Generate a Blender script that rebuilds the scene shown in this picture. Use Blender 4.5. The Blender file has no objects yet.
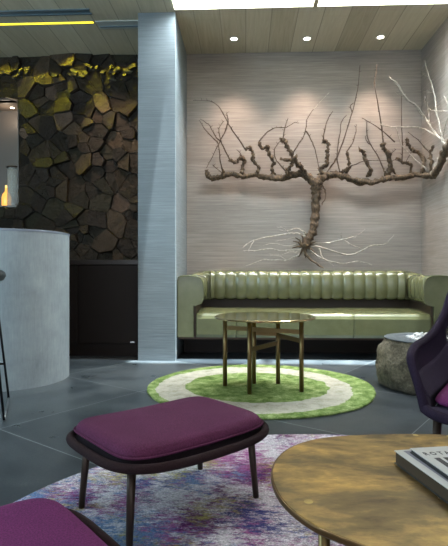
import bpy, math, random
from mathutils import Vector, noise
random.seed(7)
sc = bpy.context.scene
COL = sc.collection
PI = math.pi

# ---------------------------------------------------------------- camera, world, light, exposure
TH, F, HOR, CAMZ = 0.044, 495.0, 270.3, 0.90
cam = bpy.data.cameras.new('camera'); cam.sensor_fit = 'HORIZONTAL'; cam.sensor_width = 36
cam.lens = F / 448 * 36; cam.shift_y = -(273 - HOR) / 448; cam.clip_start = 0.05
co = bpy.data.objects.new('camera', cam); COL.objects.link(co)
co.location = (0, 0, CAMZ); co.rotation_euler = (PI / 2, 0, TH)
sc.camera = co
sc.view_settings.view_transform = 'Standard'; sc.view_settings.look = 'None'
sc.view_settings.gamma = 1; sc.view_settings.use_curve_mapping = False
sc.view_settings.exposure = 0.12

w = bpy.data.worlds.new('world'); sc.world = w; w.use_nodes = True
w.node_tree.nodes['Background'].inputs[0].default_value = (0.80, 0.92, 1.0, 1)
w.node_tree.nodes['Background'].inputs[1].default_value = 0.8

def light(name, kind, loc, rot, energy, color, **k):
    l = bpy.data.lights.new(name, kind); l.energy = energy; l.color = color
    for a, b in k.items(): setattr(l, a, b)
    o = bpy.data.objects.new(name, l); COL.objects.link(o); o.location = loc; o.rotation_euler = rot
    return o
def aim(d):
    return Vector(d).to_track_quat('-Z', 'Y').to_euler()
# sun falls almost straight down through the slot skylight, slightly from the right
light('sun', 'SUN', (0, 0, 8), aim((-0.13, 0.048, -1)), 42, (0.86, 0.97, 1.0), angle=0.03)
# daylight: glazed front behind the viewer, plus a cool fill added on the left
light('front_window_light', 'AREA', (0.3, -3.6, 1.7), aim((0, 1, 0.14)), 92, (0.90, 0.95, 1.0), shape='RECTANGLE', size=7.5, size_y=2.8)
light('bar_side_fill', 'AREA', (-3.9, 1.2, 2.0), aim((0.6, 0.75, 0.0)), 115, (0.56, 0.84, 1.0), shape='RECTANGLE', size=2.4, size_y=1.6)
light('slot_skylight_light', 'AREA', (1.3, 4.725, 3.76), aim((0, 0.12, -1)), 330, (0.84, 0.96, 1.0), shape='RECTANGLE', size=3.9, size_y=0.22)
light('lobby_fill', 'AREA', (0.4, 2.1, 3.40), aim((0, 0, -1)), 30, (1.0, 0.97, 0.95), shape='RECTANGLE', size=2.4, size_y=1.4)  # soft overhead fill added without a fitting

# ---------------------------------------------------------------- place lookup
def floor_at(x, y, z=0.0):
    D = F * (CAMZ - z) / (y - HOR); r = (x - 224) / F * D
    return Vector((r * math.cos(TH) - D * math.sin(TH), r * math.sin(TH) + D * math.cos(TH), z))
def plane_at(x, y, Y):
    t = (x - 224) / F
    D = Y / (math.cos(TH) + t * math.sin(TH))
    r = t * D
    return Vector((r * math.cos(TH) - D * math.sin(TH), Y, CAMZ - (y - HOR) * D / F))

XL, XR, XP, YF, YB, HC = -0.70, 2.04, -1.074, 4.89, 5.85, 3.466

# ---------------------------------------------------------------- materials
def mat(name, col, rough=0.5, metal=0.0, emis=None, estr=0, coat=0, spec=None, sheen=0):
    m = bpy.data.materials.new(name); m.use_nodes = True
    b = m.node_tree.nodes['Principled BSDF']
    b.inputs['Base Color'].default_value = (*col, 1); b.inputs['Roughness'].default_value = rough
    b.inputs['Metallic'].default_value = metal
    if coat: b.inputs['Coat Weight'].default_value = coat; b.inputs['Coat Roughness'].default_value = 0.15
    if spec is not None: b.inputs['Specular IOR Level'].default_value = spec
    if sheen: b.inputs['Sheen Weight'].default_value = sheen
    if emis: b.inputs['Emission Color'].default_value = (*emis, 1); b.inputs['Emission Strength'].default_value = estr
    return m
class N:
    def __init__(s, m):
        s.nt = m.node_tree; s.b = s.nt.nodes['Principled BSDF']
        s.tc = s.nt.nodes.new('ShaderNodeTexCoord'); s.geo = s.nt.nodes.new('ShaderNodeNewGeometry')
    def n(s, t, **k):
        x = s.nt.nodes.new(t)
        for a, b in k.items(): setattr(x, a, b)
        return x
    def l(s, a, b): s.nt.links.new(a, b)
    def mapping(s, scale=(1, 1, 1), rot=(0, 0, 0), loc=(0, 0, 0), src='Object'):
        m = s.n('ShaderNodeMapping'); m.inputs['Scale'].default_value = scale; m.inputs['Rotation'].default_value = rot
        m.inputs['Location'].default_value = loc
        s.l(s.tc.outputs[src] if src != 'Pos' else s.geo.outputs['Position'], m.inputs[0]); return m.outputs[0]
    def noise(s, vec, scale, detail=4, rough=0.6, dist=0):
        x = s.n('ShaderNodeTexNoise'); x.inputs['Scale'].default_value = scale; x.inputs['Detail'].default_value = detail
        x.inputs['Roughness'].default_value = rough; x.inputs['Distortion'].default_value = dist
        s.l(vec, x.inputs['Vector']); return x.outputs[0]
    def ramp(s, fac, stops):
        r = s.n('ShaderNodeValToRGB'); e = r.color_ramp.elements
        while len(e) < len(stops): e.new(0.5)
        for q, (p, c) in zip(e, stops): q.position = p; q.color = (*c, 1) if len(c) == 3 else c
        s.l(fac, r.inputs[0]); return r.outputs[0]
    def mix(s, fac, a, b, mode='MIX'):
        x = s.n('ShaderNodeMix', data_type='RGBA', blend_type=mode)
        for v, i in ((fac, 0), (a, 6), (b, 7)):
            if isinstance(v, (int, float)): x.inputs[i].default_value = v
            elif isinstance(v, tuple): x.inputs[i].default_value = (*v, 1)
            else: s.l(v, x.inputs[i])
        return x.outputs[2]
    def math(s, op, a, b=0.0, c=None):
        x = s.n('ShaderNodeMath', operation=op)
        for i, v in enumerate((a, b) if c is None else (a, b, c)):
            if isinstance(v, (int, float)): x.inputs[i].default_value = v
            else: s.l(v, x.inputs[i])
        return x.outputs[0]
    def bump(s, h, strength=0.3, dist=0.01, nrm=None):
        x = s.n('ShaderNodeBump'); x.inputs['Strength'].default_value = strength; x.inputs['Distance'].default_value = dist
        s.l(h, x.inputs['Height'])
        if nrm: s.l(nrm, x.inputs['Normal'])
        s.l(x.outputs[0], s.b.inputs['Normal']); return x.outputs[0]
    def color(s, c): s.l(c, s.b.inputs['Base Color'])
    def rough(s, c): s.l(c, s.b.inputs['Roughness'])

def m_cloth_wall(name='grasscloth', c0=(.150, .125, .108), c1=(.238, .202, .176), c2=(.345, .30, .265)):
    m = mat(name, (.2, .18, .17), 0.6); n = N(m)
    v = n.mapping((1.2, 1.2, 46), src='Pos'); a = n.noise(v, 2.2, 6, 0.7)
    v2 = n.mapping((2, 2, 230), src='Pos'); b = n.noise(v2, 1.5, 3, 0.6)
    c = n.noise(n.mapping((.8, .8, 1.6), src='Pos'), 1.3, 3)
    k = n.math('ADD', n.math('MULTIPLY', a, .55), n.math('ADD', n.math('MULTIPLY', b, .3), n.math('MULTIPLY', c, .25)))
    n.color(n.ramp(k, [(.36, c0), (.55, c1), (.72, c2)]))
    n.bump(b, .25, .004); return m
def m_planks():
    m = mat('ceiling_planks', (.3, .27, .2), 0.5); n = N(m)
    sx = n.n('ShaderNodeSeparateXYZ'); n.l(n.geo.outputs['Position'], sx.inputs[0])
    xs = n.math('DIVIDE', sx.outputs[0], 0.26)
    xi = n.math('FLOOR', xs); fr = n.math('FRACT', xs)
    wn = n.n('ShaderNodeTexWhiteNoise', noise_dimensions='1D'); n.l(xi, wn.inputs['W'])
    g = n.noise(n.mapping((16, 1.0, 1), src='Pos'), 1.6, 5, .65, 1.2)
    base = n.ramp(n.math('ADD', n.math('MULTIPLY', wn.outputs[0], .32), n.math('MULTIPLY', g, .6)),
                  [(.2, (.36, .31, .215)), (.5, (.50, .44, .32)), (.8, (.62, .57, .44))])
    gap = n.math('LESS_THAN', n.math('MINIMUM', fr, n.math('SUBTRACT', 1.0, fr)), .018)
    n.color(n.mix(gap, base, (.30, .26, .19)))
    n.bump(g, .15, .003); return m
def m_floor():
    m = mat('slate_tiles', (.03, .037, .045), 0.35); n = N(m)
    ang = math.atan2(.89, .61)
    mp = n.n('ShaderNodeMapping', vector_type='TEXTURE')
    mp.inputs['Location'].default_value = (-1.40, 2.75, 0); mp.inputs['Rotation'].default_value = (0, 0, ang)
    n.l(n.geo.outputs['Position'], mp.inputs[0])
    sx = n.n('ShaderNodeSeparateXYZ'); n.l(mp.outputs[0], sx.inputs[0])
    def edge(o, size):
        d = n.math('DIVIDE', o, size); fl = n.math('FLOOR', n.math('ADD', d, .5))
        r = n.math('ABSOLUTE', n.math('SUBTRACT', d, fl)); return n.math('MULTIPLY', r, size), n.math('FLOOR', d)
    e1, i1 = edge(sx.outputs[0], 1.08); e2, i2 = edge(sx.outputs[1], .95)
    grout = n.math('LESS_THAN', n.math('MINIMUM', e1, e2), .0028)
    wn = n.n('ShaderNodeTexWhiteNoise', noise_dimensions='2D')
    cb = n.n('ShaderNodeCombineXYZ'); n.l(i1, cb.inputs[0]); n.l(i2, cb.inputs[1]); n.l(cb.outputs[0], wn.inputs['Vector'])
    a = n.noise(n.mapping(src='Pos'), 3.5, 6, .6); b = n.noise(n.mapping(src='Pos'), 90, 4, .75)
    k = n.math('ADD', n.math('MULTIPLY', a, .5), n.math('ADD', n.math('MULTIPLY', b, .35), n.math('MULTIPLY', wn.outputs[0], .22)))
    c = n.ramp(k, [(.35, (.020, .025, .030)), (.55, (.042, .051, .058)), (.75, (.10, .112, .118))])
    n.color(n.mix(grout, c, (.26, .28, .28)))
    n.rough(n.ramp(a, [(.3, (.26,) * 3), (.7, (.42,) * 3)])); n.bump(b, .12, .002); return m
def m_concrete():
    m = mat('concrete', (.3, .31, .32), 0.7); n = N(m)
    a = n.noise(n.mapping(src='Pos'), 3.0, 7, .65); b = n.noise(n.mapping((40, 40, 4), src='Pos'), 2, 4, .7)
    k = n.math('ADD', n.math('MULTIPLY', a, .7), n.math('MULTIPLY', b, .3))
    n.color(n.ramp(k, [(.32, (.20, .225, .24)), (.52, (.29, .325, .34)), (.72, (.40, .43, .44))]))
    n.bump(b, .15, .004); return m
def m_stone():
    m = mat('flagstone', (.05, .04, .03), 0.42); n = N(m)
    at = n.n('ShaderNodeAttribute', attribute_name='stone'); b = n.noise(n.mapping(src='Pos'), 16, 8, .7)
    c = n.noise(n.mapping(src='Pos'), 60, 4, .7)
    n.color(n.mix(1.0, at.outputs[0], n.ramp(b, [(.3, (.45, .42, .40)), (.55, (1, 1, 1)), (.8, (1.6, 1.5, 1.35))]), 'MULTIPLY'))
    n.rough(n.ramp(b, [(.35, (.30,) * 3), (.65, (.55,) * 3)]))
    n.bump(n.math('ADD', b, n.math('MULTIPLY', c, .3)), 1.0, .06); return m
def m_leather():
    m = mat('green_leather', (.12, .155, .07), 0.26, coat=.6); n = N(m)
    a = n.noise(n.mapping(), 5, 5, .65); b = n.noise(n.mapping(), 140, 3, .6)
    n.color(n.ramp(a, [(.22, (.098, .100, .044)), (.52, (.124, .126, .060)), (.80, (.150, .154, .080))]))
    n.bump(b, .04, .002); return m
def m_fabric(name, col, sc_=260, k=.35):
    m = mat(name, col, 0.9, spec=.25); n = N(m)
    a = n.noise(n.mapping(), sc_, 2, .7); b = n.noise(n.mapping(), 6, 3)
    s = n.math('ADD', n.math('MULTIPLY', a, .8), n.math('MULTIPLY', b, .2))
    lo = tuple(c * (1 - k) for c in col); hi = tuple(c * (1 + k) for c in col)
    n.color(n.ramp(s, [(.35, lo), (.65, hi)])); n.bump(a, .35, .002); return m
def m_bark(name, c0, c1, c2):
    m = mat(name, c1, .8); n = N(m)
    a = n.noise(n.mapping((1, 1, .5)), 55, 6, .7, .6)
    n.color(n.ramp(a, [(.33, c0), (.5, c1), (.68, c2)])); n.bump(a, .8, .008); return m
def m_brass_table():
    m = mat('patinated_brass', (.4, .28, .1), .38, .7); n = N(m)
    a = n.noise(n.mapping((1.0, 1.7, 1), rot=(0, 0, .5)), 3.4, 5, .6, .4); b = n.noise(n.mapping((3, 7, 1), rot=(0, 0, .35)), 5, 6, .7, .2)
    s = n.math('ADD', n.math('MULTIPLY', a, .72), n.math('MULTIPLY', b, .28))
    c = n.ramp(s, [(.34, (.075, .050, .020)), (.45, (.17, .115, .042)), (.54, (.36, .235, .075)), (.66, (.78, .50, .15))])
    sp = n.n('ShaderNodeTexVoronoi'); sp.inputs['Scale'].default_value = 15; n.l(n.mapping(), sp.inputs['Vector'])
    f = n.math('MULTIPLY', n.math('LESS_THAN', sp.outputs[0], .16), n.ramp(n.noise(n.mapping(), 2.6, 1), [(.56, (0, 0, 0)), (.60, (.7, .7, .7))]))
    n.color(n.mix(f, c, (.78, .62, .22)))
    n.rough(n.ramp(a, [(.3, (.46,) * 3), (.7, (.34,) * 3)])); return m
def m_rug_green():
    m = mat('green_ring_rug', (.2, .3, .05), .95, spec=.1); n = N(m)
    sx = n.n('ShaderNodeSeparateXYZ'); n.l(n.geo.outputs['Position'], sx.inputs[0])
    def dist(cx, cy, ry, seed):
        dx = n.math('SUBTRACT', sx.outputs[0], cx); dy = n.math('MULTIPLY', n.math('SUBTRACT', sx.outputs[1], cy), ry)
        d = n.math('SQRT', n.math('ADD', n.math('MULTIPLY', dx, dx), n.math('MULTIPLY', dy, dy)))
        j = n.noise(n.mapping(loc=(seed, 0, 0), src='Pos'), 5, 5, .75)
        return n.math('ADD', d, n.math('MULTIPLY', n.math('SUBTRACT', j, .5), .12))
    fine = n.noise(n.mapping(src='Pos'), 150, 3, .8); mid = n.noise(n.mapping(src='Pos'), 11, 5, .7)
    gk = n.math('ADD', n.math('MULTIPLY', fine, .42), n.math('MULTIPLY', mid, .58))
    green = n.ramp(gk, [(.36, (.055, .10, .022)), (.48, (.16, .24, .065)), (.58, (.34, .42, .17)), (.68, (.62, .66, .42))])
    cream = n.ramp(gk, [(.34, (.26, .26, .17)), (.48, (.47, .44, .36)), (.66, (.64, .60, .52))])
    inner = n.math('LESS_THAN', dist(.085, 3.80, 1.12, 0), .545)
    ringo = n.math('LESS_THAN', dist(.06, 3.79, 1.0, 4), .735)
    n.color(n.mix(ringo, green, n.mix(inner, cream, green))); n.bump(fine, .8, .012); return m
def m_rug_multi():
    m = mat('distressed_multicolour_rug', (.5, .4, .5), .95, spec=.1); n = N(m)
    P = lambda o: n.mapping(loc=(o, o * .7, 0), src='Pos')
    fine = n.noise(P(0), 120, 3, .8)
    def mask(o, s, lo, hi, streak=True):
        big = n.noise(P(o), s, 3, .5)
        br = n.noise(n.mapping((1, 2.6, 1), rot=(0, 0, .5), loc=(o, 0, 0), src='Pos'), 17, 8, .9)
        k = n.math('ADD', n.math('MULTIPLY', big, .42), n.math('MULTIPLY', br, .58))
        return n.ramp(k, [(lo, (0, 0, 0)), (hi, (1, 1, 1))])
    c = n.ramp(fine, [(.35, (.50, .45, .49)), (.65, (.88, .82, .85))])
    c = n.mix(mask(3, 2.2, .47, .525), c, (.42, .12, .33))
    c = n.mix(mask(11, 2.9, .51, .55), c, (.15, .025, .14))
    c = n.mix(mask(23, 2.1, .50, .55), c, (.14, .25, .48))
    c = n.mix(mask(37, 3.2, .54, .58), c, (.06, .07, .24))
    c = n.mix(mask(58, 3.4, .52, .60), c, (.50, .42, .14))
    c = n.mix(mask(71, 5, .50, .56), c, (.84, .79, .83))
    c = n.mix(1.0, c, n.ramp(fine, [(.35, (.60, .60, .60)), (.65, (1.25, 1.25, 1.25))]), 'MULTIPLY')
    n.color(c); n.bump(fine, .7, .008); return m
def m_boulder():
    m = mat('rough_boulder', (.2, .18, .14), .85); n = N(m)
    a = n.noise(n.mapping(), 9, 9, .75); b = n.noise(n.mapping(), 60, 5, .8)
    n.color(n.ramp(n.math('ADD', n.math('MULTIPLY', a, .6), n.math('MULTIPLY', b, .4)), [(.38, (.035, .029, .018)), (.50, (.125, .105, .070)), (.64, (.30, .255, .18))]))
    n.bump(n.math('ADD', a, n.math('MULTIPLY', b, .4)), .9, .03); return m
def m_mesh(name, col, alpha):
    m = mat(name, col, .8); b = m.node_tree.nodes['Principled BSDF']; b.inputs['Alpha'].default_value = alpha
    n = N(m); v = n.noise(n.mapping(), 300, 1); n.bump(v, .3, .002); return m
def m_glass(name, tint, f=.12):
    m = bpy.data.materials.new(name); m.use_nodes = True; nt = m.node_tree; nt.nodes.clear()
    o = nt.nodes.new('ShaderNodeOutputMaterial'); mx = nt.nodes.new('ShaderNodeMixShader')
    t = nt.nodes.new('ShaderNodeBsdfTransparent'); g = nt.nodes.new('ShaderNodeBsdfGlossy')
    t.inputs[0].default_value = (*tint, 1); g.inputs[1].default_value = .05; mx.inputs[0].default_value = f
    nt.links.new(t.outputs[0], mx.inputs[1]); nt.links.new(g.outputs[0], mx.inputs[2]); nt.links.new(mx.outputs[0], o.inputs[0])
    return m

M = dict(
    wall=m_cloth_wall(), piercloth=m_cloth_wall('cool_lit_grasscloth', (.095, .115, .13), (.15, .175, .19), (.22, .25, .265)), planks=m_planks(), floor=m_floor(), concrete=m_concrete(), stone=m_stone(), leather=m_leather(),  # pier tint carries the cool daylight on the same cloth
    white=mat('white_paint', (.8, .8, .82), .6), plain=mat('lobby_plaster', (.32, .31, .30), .7), tan=mat('tan_wood', (.45, .36, .24), .5),
    gapshade=mat('brown_gap_shade', (.06, .038, .022), .5), purple=m_fabric('plum_wool', (.105, .024, .066)), magenta=m_fabric('lit_plum_wool', (.15, .026, .115)),
    frame=m_fabric('dark_brown_knit', (.024, .011, .013), 320), sling=m_fabric('aubergine_knit', (.018, .010, .014), 320), aub=m_fabric('dark_violet_knit', (.024, .015, .034), 320),
    aub2=m_fabric('violet_padding', (.050, .038, .066), 320), net=m_mesh('violet_net', (.035, .022, .05), .55),
    bronze=mat('dark_bronze', (.055, .035, .026), .4, .5), brass=mat('polished_brass', (.62, .46, .24), .12, 1.0),
    brassleg=mat('antique_brass', (.20, .135, .055), .35, .8), brasst=m_brass_table(), edge=mat('brass_edge', (.20, .12, .05), .35, .8),
    bark=m_bark('bark', (.018, .010, .005), (.060, .036, .018), (.17, .105, .052)),
    twig=m_bark('twig_bark', (.03, .018, .011), (.055, .034, .022), (.09, .06, .038)),
    pale=m_bark('pale_and_skylit_wood', (.16, .135, .11), (.32, .28, .235), (.50, .45, .39)),  # lighter bark paints skylight on the branches; roots are pale
    rugg=m_rug_green(), rugm=m_rug_multi(), boulder=m_boulder(), basin=mat('slate_basin', (.10, .115, .13), .3),
    pebble=m_bark('pale_pebble', (.45, .44, .44), (.66, .65, .64), (.85, .84, .83)),
    cab=mat('espresso_veneer', (.014, .008, .006), .5, spec=.25), cabtop=mat('espresso_top', (.028, .018, .016), .28), chrome=mat('chrome', (.7, .7, .72), .2, 1),
    stoolseat=mat('grey_leatherette', (.045, .055, .058), .45), blackmetal=mat('black_steel', (.012, .012, .014), .35, .6), paleend=mat('steel_rail', (.30, .32, .34), .3, .9),
    led=mat('yellow_led', (.9, .8, .05), .5, emis=(1.0, .80, .05), estr=1.6), slot=mat('slot_steel', (.13, .18, .21), .45, .4), vent=mat('vent_steel', (.5, .52, .48), .5, .3),
    lamp=mat('lamp_lens', (1, .95, .85), .5, emis=(1.0, .88, .70), estr=12), page=mat('page_block', (.085, .058, .036), .8),
    cover=mat('off_white_cover', (.62, .63, .61), .45), covershade=mat('lavender_cover_shade', (.25, .25, .30), .5), dkcover=mat('charcoal_binding', (.055, .055, .055), .5),
    ink=mat('black_ink', (.03, .03, .033), .5), bluerim=mat('zinc_edge', (.24, .27, .33), .4, .3),
    niche=mat('taupe_lacquer', (.13, .105, .085), .4), amber=mat('amber_bottle_painted_glow', (.6, .3, .05), .2, emis=(1.0, .48, .10), estr=1.1),  # emission stands in for warm light on bottle and cap
    amber2=mat('gold_cap_painted_glow', (.7, .5, .1), .2, emis=(1.0, .66, .22), estr=1.3),
    glass=m_glass('clear_glass', (.95, .97, .98), .14), vase=m_mesh('vase_glass', (.62, .64, .62), .33),
)

# ---------------------------------------------------------------- mesh building
class MB:
    def __init__(s): s.v = []; s.f = []; s.cols = []
    def add(s, vs, fs):
        o = len(s.v); s.v += [Vector(p) for p in vs]; s.f += [tuple(i + o for i in f) for f in fs]; return s
    def box(s, a, b, rz=0, c=None):
        x0, y0, z0 = a; x1, y1, z1 = b
        vs = [Vector(p) for p in [(x0, y0, z0), (x1, y0, z0), (x1, y1, z0), (x0, y1, z0), (x0, y0, z1), (x1, y0, z1), (x1, y1, z1), (x0, y1, z1)]]
        return s.add(vs, [(3, 2, 1, 0), (4, 5, 6, 7), (0, 1, 5, 4), (1, 2, 6, 5), (2, 3, 7, 6), (3, 0, 4, 7)])
    def loft(s, rings, cap=True, closed=True):
        n = len(rings[0]); vs = [p for r in rings for p in r]; fs = []
        for i in range(len(rings) - 1):
            for j in range(n if closed else n - 1):
                k = (j + 1) % n; fs.append((i * n + j, i * n + k, (i + 1) * n + k, (i + 1) * n + j))
        if cap and closed: fs.append(tuple(reversed(range(n)))); fs.append(tuple((len(rings) - 1) * n + j for j in range(n)))
        return s.add(vs, fs)
    def tube(s, pts, rad, seg=8, knob=0.0, seed=0, closed=False):
        pts = [Vector(p) for p in pts]; n = len(pts)
        if not isinstance(rad, (list, tuple)): rad = [rad] * n
        if len(rad) == 2 and n != 2: rad = [rad[0] + (rad[1] - rad[0]) * i / (n - 1) for i in range(n)]
        rings = []; up = None
        for i, p in enumerate(pts):
            if closed: t = (pts[(i + 1) % n] - pts[i - 1]).normalized()
            else: t = (pts[min(i + 1, n - 1)] - pts[max(i - 1, 0)]).normalized()
            if up is None:
                up = Vector((0, 0, 1)) if abs(t.z) < .9 else Vector((0, 1, 0))
            a = t.cross(up).normalized(); up = a.cross(t).normalized()
            r = []
            for j in range(seg):
                an = 2 * PI * j / seg; k = 1
                if knob:
                    q = Vector((math.cos(an) * .9, math.sin(an) * .9, i * .55 + seed)); k = 1 + knob * noise.noise(q) * 2
                r.append(p + (a * math.cos(an) + up * math.sin(an)) * rad[i] * k)
            rings.append(r)
        if closed:
            rings.append(rings[0]); return s.loft(rings, cap=False)
        return s.loft(rings)
    def prism(s, outline, z0, z1):
        return s.loft([[Vector((p[0], p[1], z0)) for p in outline], [Vector((p[0], p[1], z1)) for p in outline]])
    def revolve(s, prof, seg=40, c=(0, 0, 0)):
        return s.loft([[Vector((c[0] + r * math.cos(2 * PI * j / seg), c[1] + r * math.sin(2 * PI * j / seg), c[2] + z)) for j in range(seg)] for r, z in prof])
def obj(name, mb, m, parent=None, smooth=False, bevel=0, world=True, sub=0):
    me = bpy.data.meshes.new(name)
    off = Vector((0, 0, 0))
    if parent is not None and world:
        q = parent
        while q is not None: off += q.location; q = q.parent
    me.from_pydata([p - off for p in mb.v], [], mb.f); me.materials.append(m)
    if mb.cols:
        a = me.color_attributes.new('stone', 'FLOAT_COLOR', 'CORNER')
        i = 0
        for p in me.polygons:
            for _ in p.loop_indices: a.data[i].color = (*mb.cols[p.index], 1); i += 1
    me.update()
    import bmesh
    b = bmesh.new(); b.from_mesh(me); bmesh.ops.recalc_face_normals(b, faces=b.faces); b.to_mesh(me); b.free()
    if smooth:
        for p in me.polygons: p.use_smooth = True
    o = bpy.data.objects.new(name, me); COL.objects.link(o)
    if parent is not None: o.parent = parent
    if bevel:
        d = o.modifiers.new('bevel', 'BEVEL'); d.width = bevel; d.segments = 2; d.limit_method = 'ANGLE'
    if sub:
        d = o.modifiers.new('subd', 'SUBSURF'); d.levels = sub; d.render_levels = sub
    if smooth and bevel:
        pass
    return o
def tag(o, label, cat, group=None):
    o['label'] = label; o['category'] = cat
    if group: o['group'] = group
    return o
def thing(name, label, cat, loc=(0, 0, 0), rz=0, group=None):
    o = bpy.data.objects.new(name, None); COL.objects.link(o); o.location = loc; o.rotation_euler = (0, 0, rz)
    o.empty_display_size = .05
    return tag(o, label, cat, group)
def struct(name, mb, m, parent=None, **k):
    o = obj(name, mb, m, parent, **k)
    if parent is None: o['kind'] = 'structure'
    return o
def copy_tree(o, parent=None):
    c = o.copy(); COL.objects.link(c); c.parent = parent
    for ch in list(o.children): copy_tree(ch, c)
    return c
def catmull(pts, n=5):
    P = [Vector(p) for p in pts]
    if len(P) < 3: return [P[0].lerp(P[-1], i / n) for i in range(n + 1)]
    out = []
    for i in range(len(P) - 1):
        a = P[max(i - 1, 0)]; b = P[i]; c = P[i + 1]; d = P[min(i + 2, len(P) - 1)]
        for k in range(n):
            t = k / n; out.append(.5 * ((2 * b) + (c - a) * t + (2 * a - 5 * b + 4 * c - d) * t * t + (3 * b - a - 3 * c + d) * t ** 3))
    out.append(P[-1]); return out
def closed_cat(P, n=6):
    P = [Vector(p) for p in P]; out = []; m = len(P)
    for i in range(m):
        a, b, c, d = P[i - 1], P[i], P[(i + 1) % m], P[(i + 2) % m]
        for k in range(n):
            t = k / n; out.append(.5 * ((2 * b) + (c - a) * t + (2 * a - 5 * b + 4 * c - d) * t * t + (3 * b - a - 3 * c + d) * t ** 3))
    return out

# ================================================================ SETTING
RX0, RX1, RY0 = -4.6, 4.2, -3.8
struct('floor', MB().box((RX0, RY0, -.1), (RX1, YB + .3, 0)), M['floor'])
SY0, SY1, SX1 = 4.60, 4.85, 3.6
c = MB()
c.box((RX0, RY0, HC), (RX1, SY0, HC + .08)); c.box((RX0, SY0, HC), (XL, SY1, HC + .08)); c.box((SX1, SY0, HC), (RX1, SY1, HC + .08))
c.box((RX0, SY1, HC), (RX1, YB + .3, HC + .08)); struct('ceiling', c, M['planks'])
c = MB()
for a, b in (((XL - .03, SY0 - .03, HC + .08), (SX1 + .03, SY0, HC + .32)), ((XL - .03, SY1, HC + .08), (SX1 + .03, SY1 + .03, HC + .32)),
             ((XL - .03, SY0, HC + .08), (XL, SY1, HC + .32)), ((SX1, SY0, HC + .08), (SX1 + .03, SY1, HC + .32))): c.box(a, b)
struct('trim_1', c, M['white'])
mx = plane_at(316, 3, 4.8).x
struct('trim_2', MB().box((mx - .022, SY0, HC), (mx + .022, SY1, HC + .30)), M['tan'])
struct('window_1', MB().box((XL, SY0, HC + .33), (SX1, SY1, HC + .338)), M['glass'])
struct('wall_back', MB().box((XL, YB, 0), (XR, YB + .1, HC)), M['wall'])
struct('wall_pier', MB().box((XP, YF, 0), (XL, YB + .1, HC)), M['piercloth'], bevel=.003)
struct('wall_right', MB().box((XR, YF, 0), (RX1, YB + .1, HC)), M['wall'])
struct('wall_lobby_right', MB().box((RX1, RY0, 0), (RX1 + .1, YB + .1, HC)), M['plain'])
struct('wall_lobby_left', MB().box((RX0 - .1, RY0, 0), (RX0, YB + .1, HC)), M['plain'])
# glazed front behind the viewer
c = MB(); c.box((RX0, RY0 - .1, 0), (RX1, RY0, .4)); c.box((RX0, RY0 - .1, 3.3), (RX1, RY0, HC))
for i in range(6):
    x = RX0 + (RX1 - RX0) * i / 5; c.box((x - .06, RY0 - .1, .4), (x + .06, RY0, 3.3))
struct('wall_front', c, M['plain'])
struct('window_2', MB().box((RX0, RY0 - .06, .4), (RX1, RY0 - .05, 3.3)), M['glass'])

# stone wall behind the bar
NX1 = plane_at(17.5, 150, YB).x; NX0 = NX1 - 1.1
NZ0 = plane_at(10, 205.5, YB).z; NZ1 = plane_at(10, 100, YB).z
sw = MB()
def stone_cells():
    x0, x1, z0, z1 = -3.35, XP, 0.0, HC
    pts = []; tries = 0
    while len(pts) < 300 and tries < 30000:
        tries += 1
        p = (random.uniform(x0, x1), random.uniform(z0, z1)); r = .07 + .34 * max(0, noise.noise(Vector((p[0] * 2.8, p[1] * 2.8, 3))) + .15)
        if all((p[0] - q[0]) ** 2 + (p[1] - q[1]) ** 2 > r * r for q in pts): pts.append(p)
    cells = []
    for i, p in enumerate(pts):
        poly = [(x0, z0), (x1, z0), (x1, z1), (x0, z1)]
        for j, q in enumerate(pts):
            if i == j or abs(p[0] - q[0]) > .75 or abs(p[1] - q[1]) > .75: continue
            mx_, mz_ = (p[0] + q[0]) / 2, (p[1] + q[1]) / 2; nx, nz = q[0] - p[0], q[1] - p[1]
            new = []
            for k in range(len(poly)):
                a, b = poly[k - 1], poly[k]
                da = (a[0] - mx_) * nx + (a[1] - mz_) * nz; db = (b[0] - mx_) * nx + (b[1] - mz_) * nz
                if (da <= 0) != (db <= 0):
                    t = da / (da - db); new.append((a[0] + (b[0] - a[0]) * t, a[1] + (b[1] - a[1]) * t))
                if db <= 0: new.append(b)
            poly = new
            if len(poly) < 3: break
        if len(poly) >= 3: cells.append((p, poly))
    return cells
PAL = [(.026, .018, .011), (.036, .025, .014), (.022, .017, .011), (.050, .034, .018), (.030, .026, .014), (.030, .021, .015), (.075, .050, .030)]
sw.box((-3.35, YB, 0), (NX1 - .6, YB + .2, HC)); sw.cols += [(.012, .010, .008)] * 6
sw = MB()
def clipbox(poly, x0, x1, z0, z1): return all(not (x0 < p[0] < x1 and z0 < p[1] < z1) for p in poly)
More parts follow.
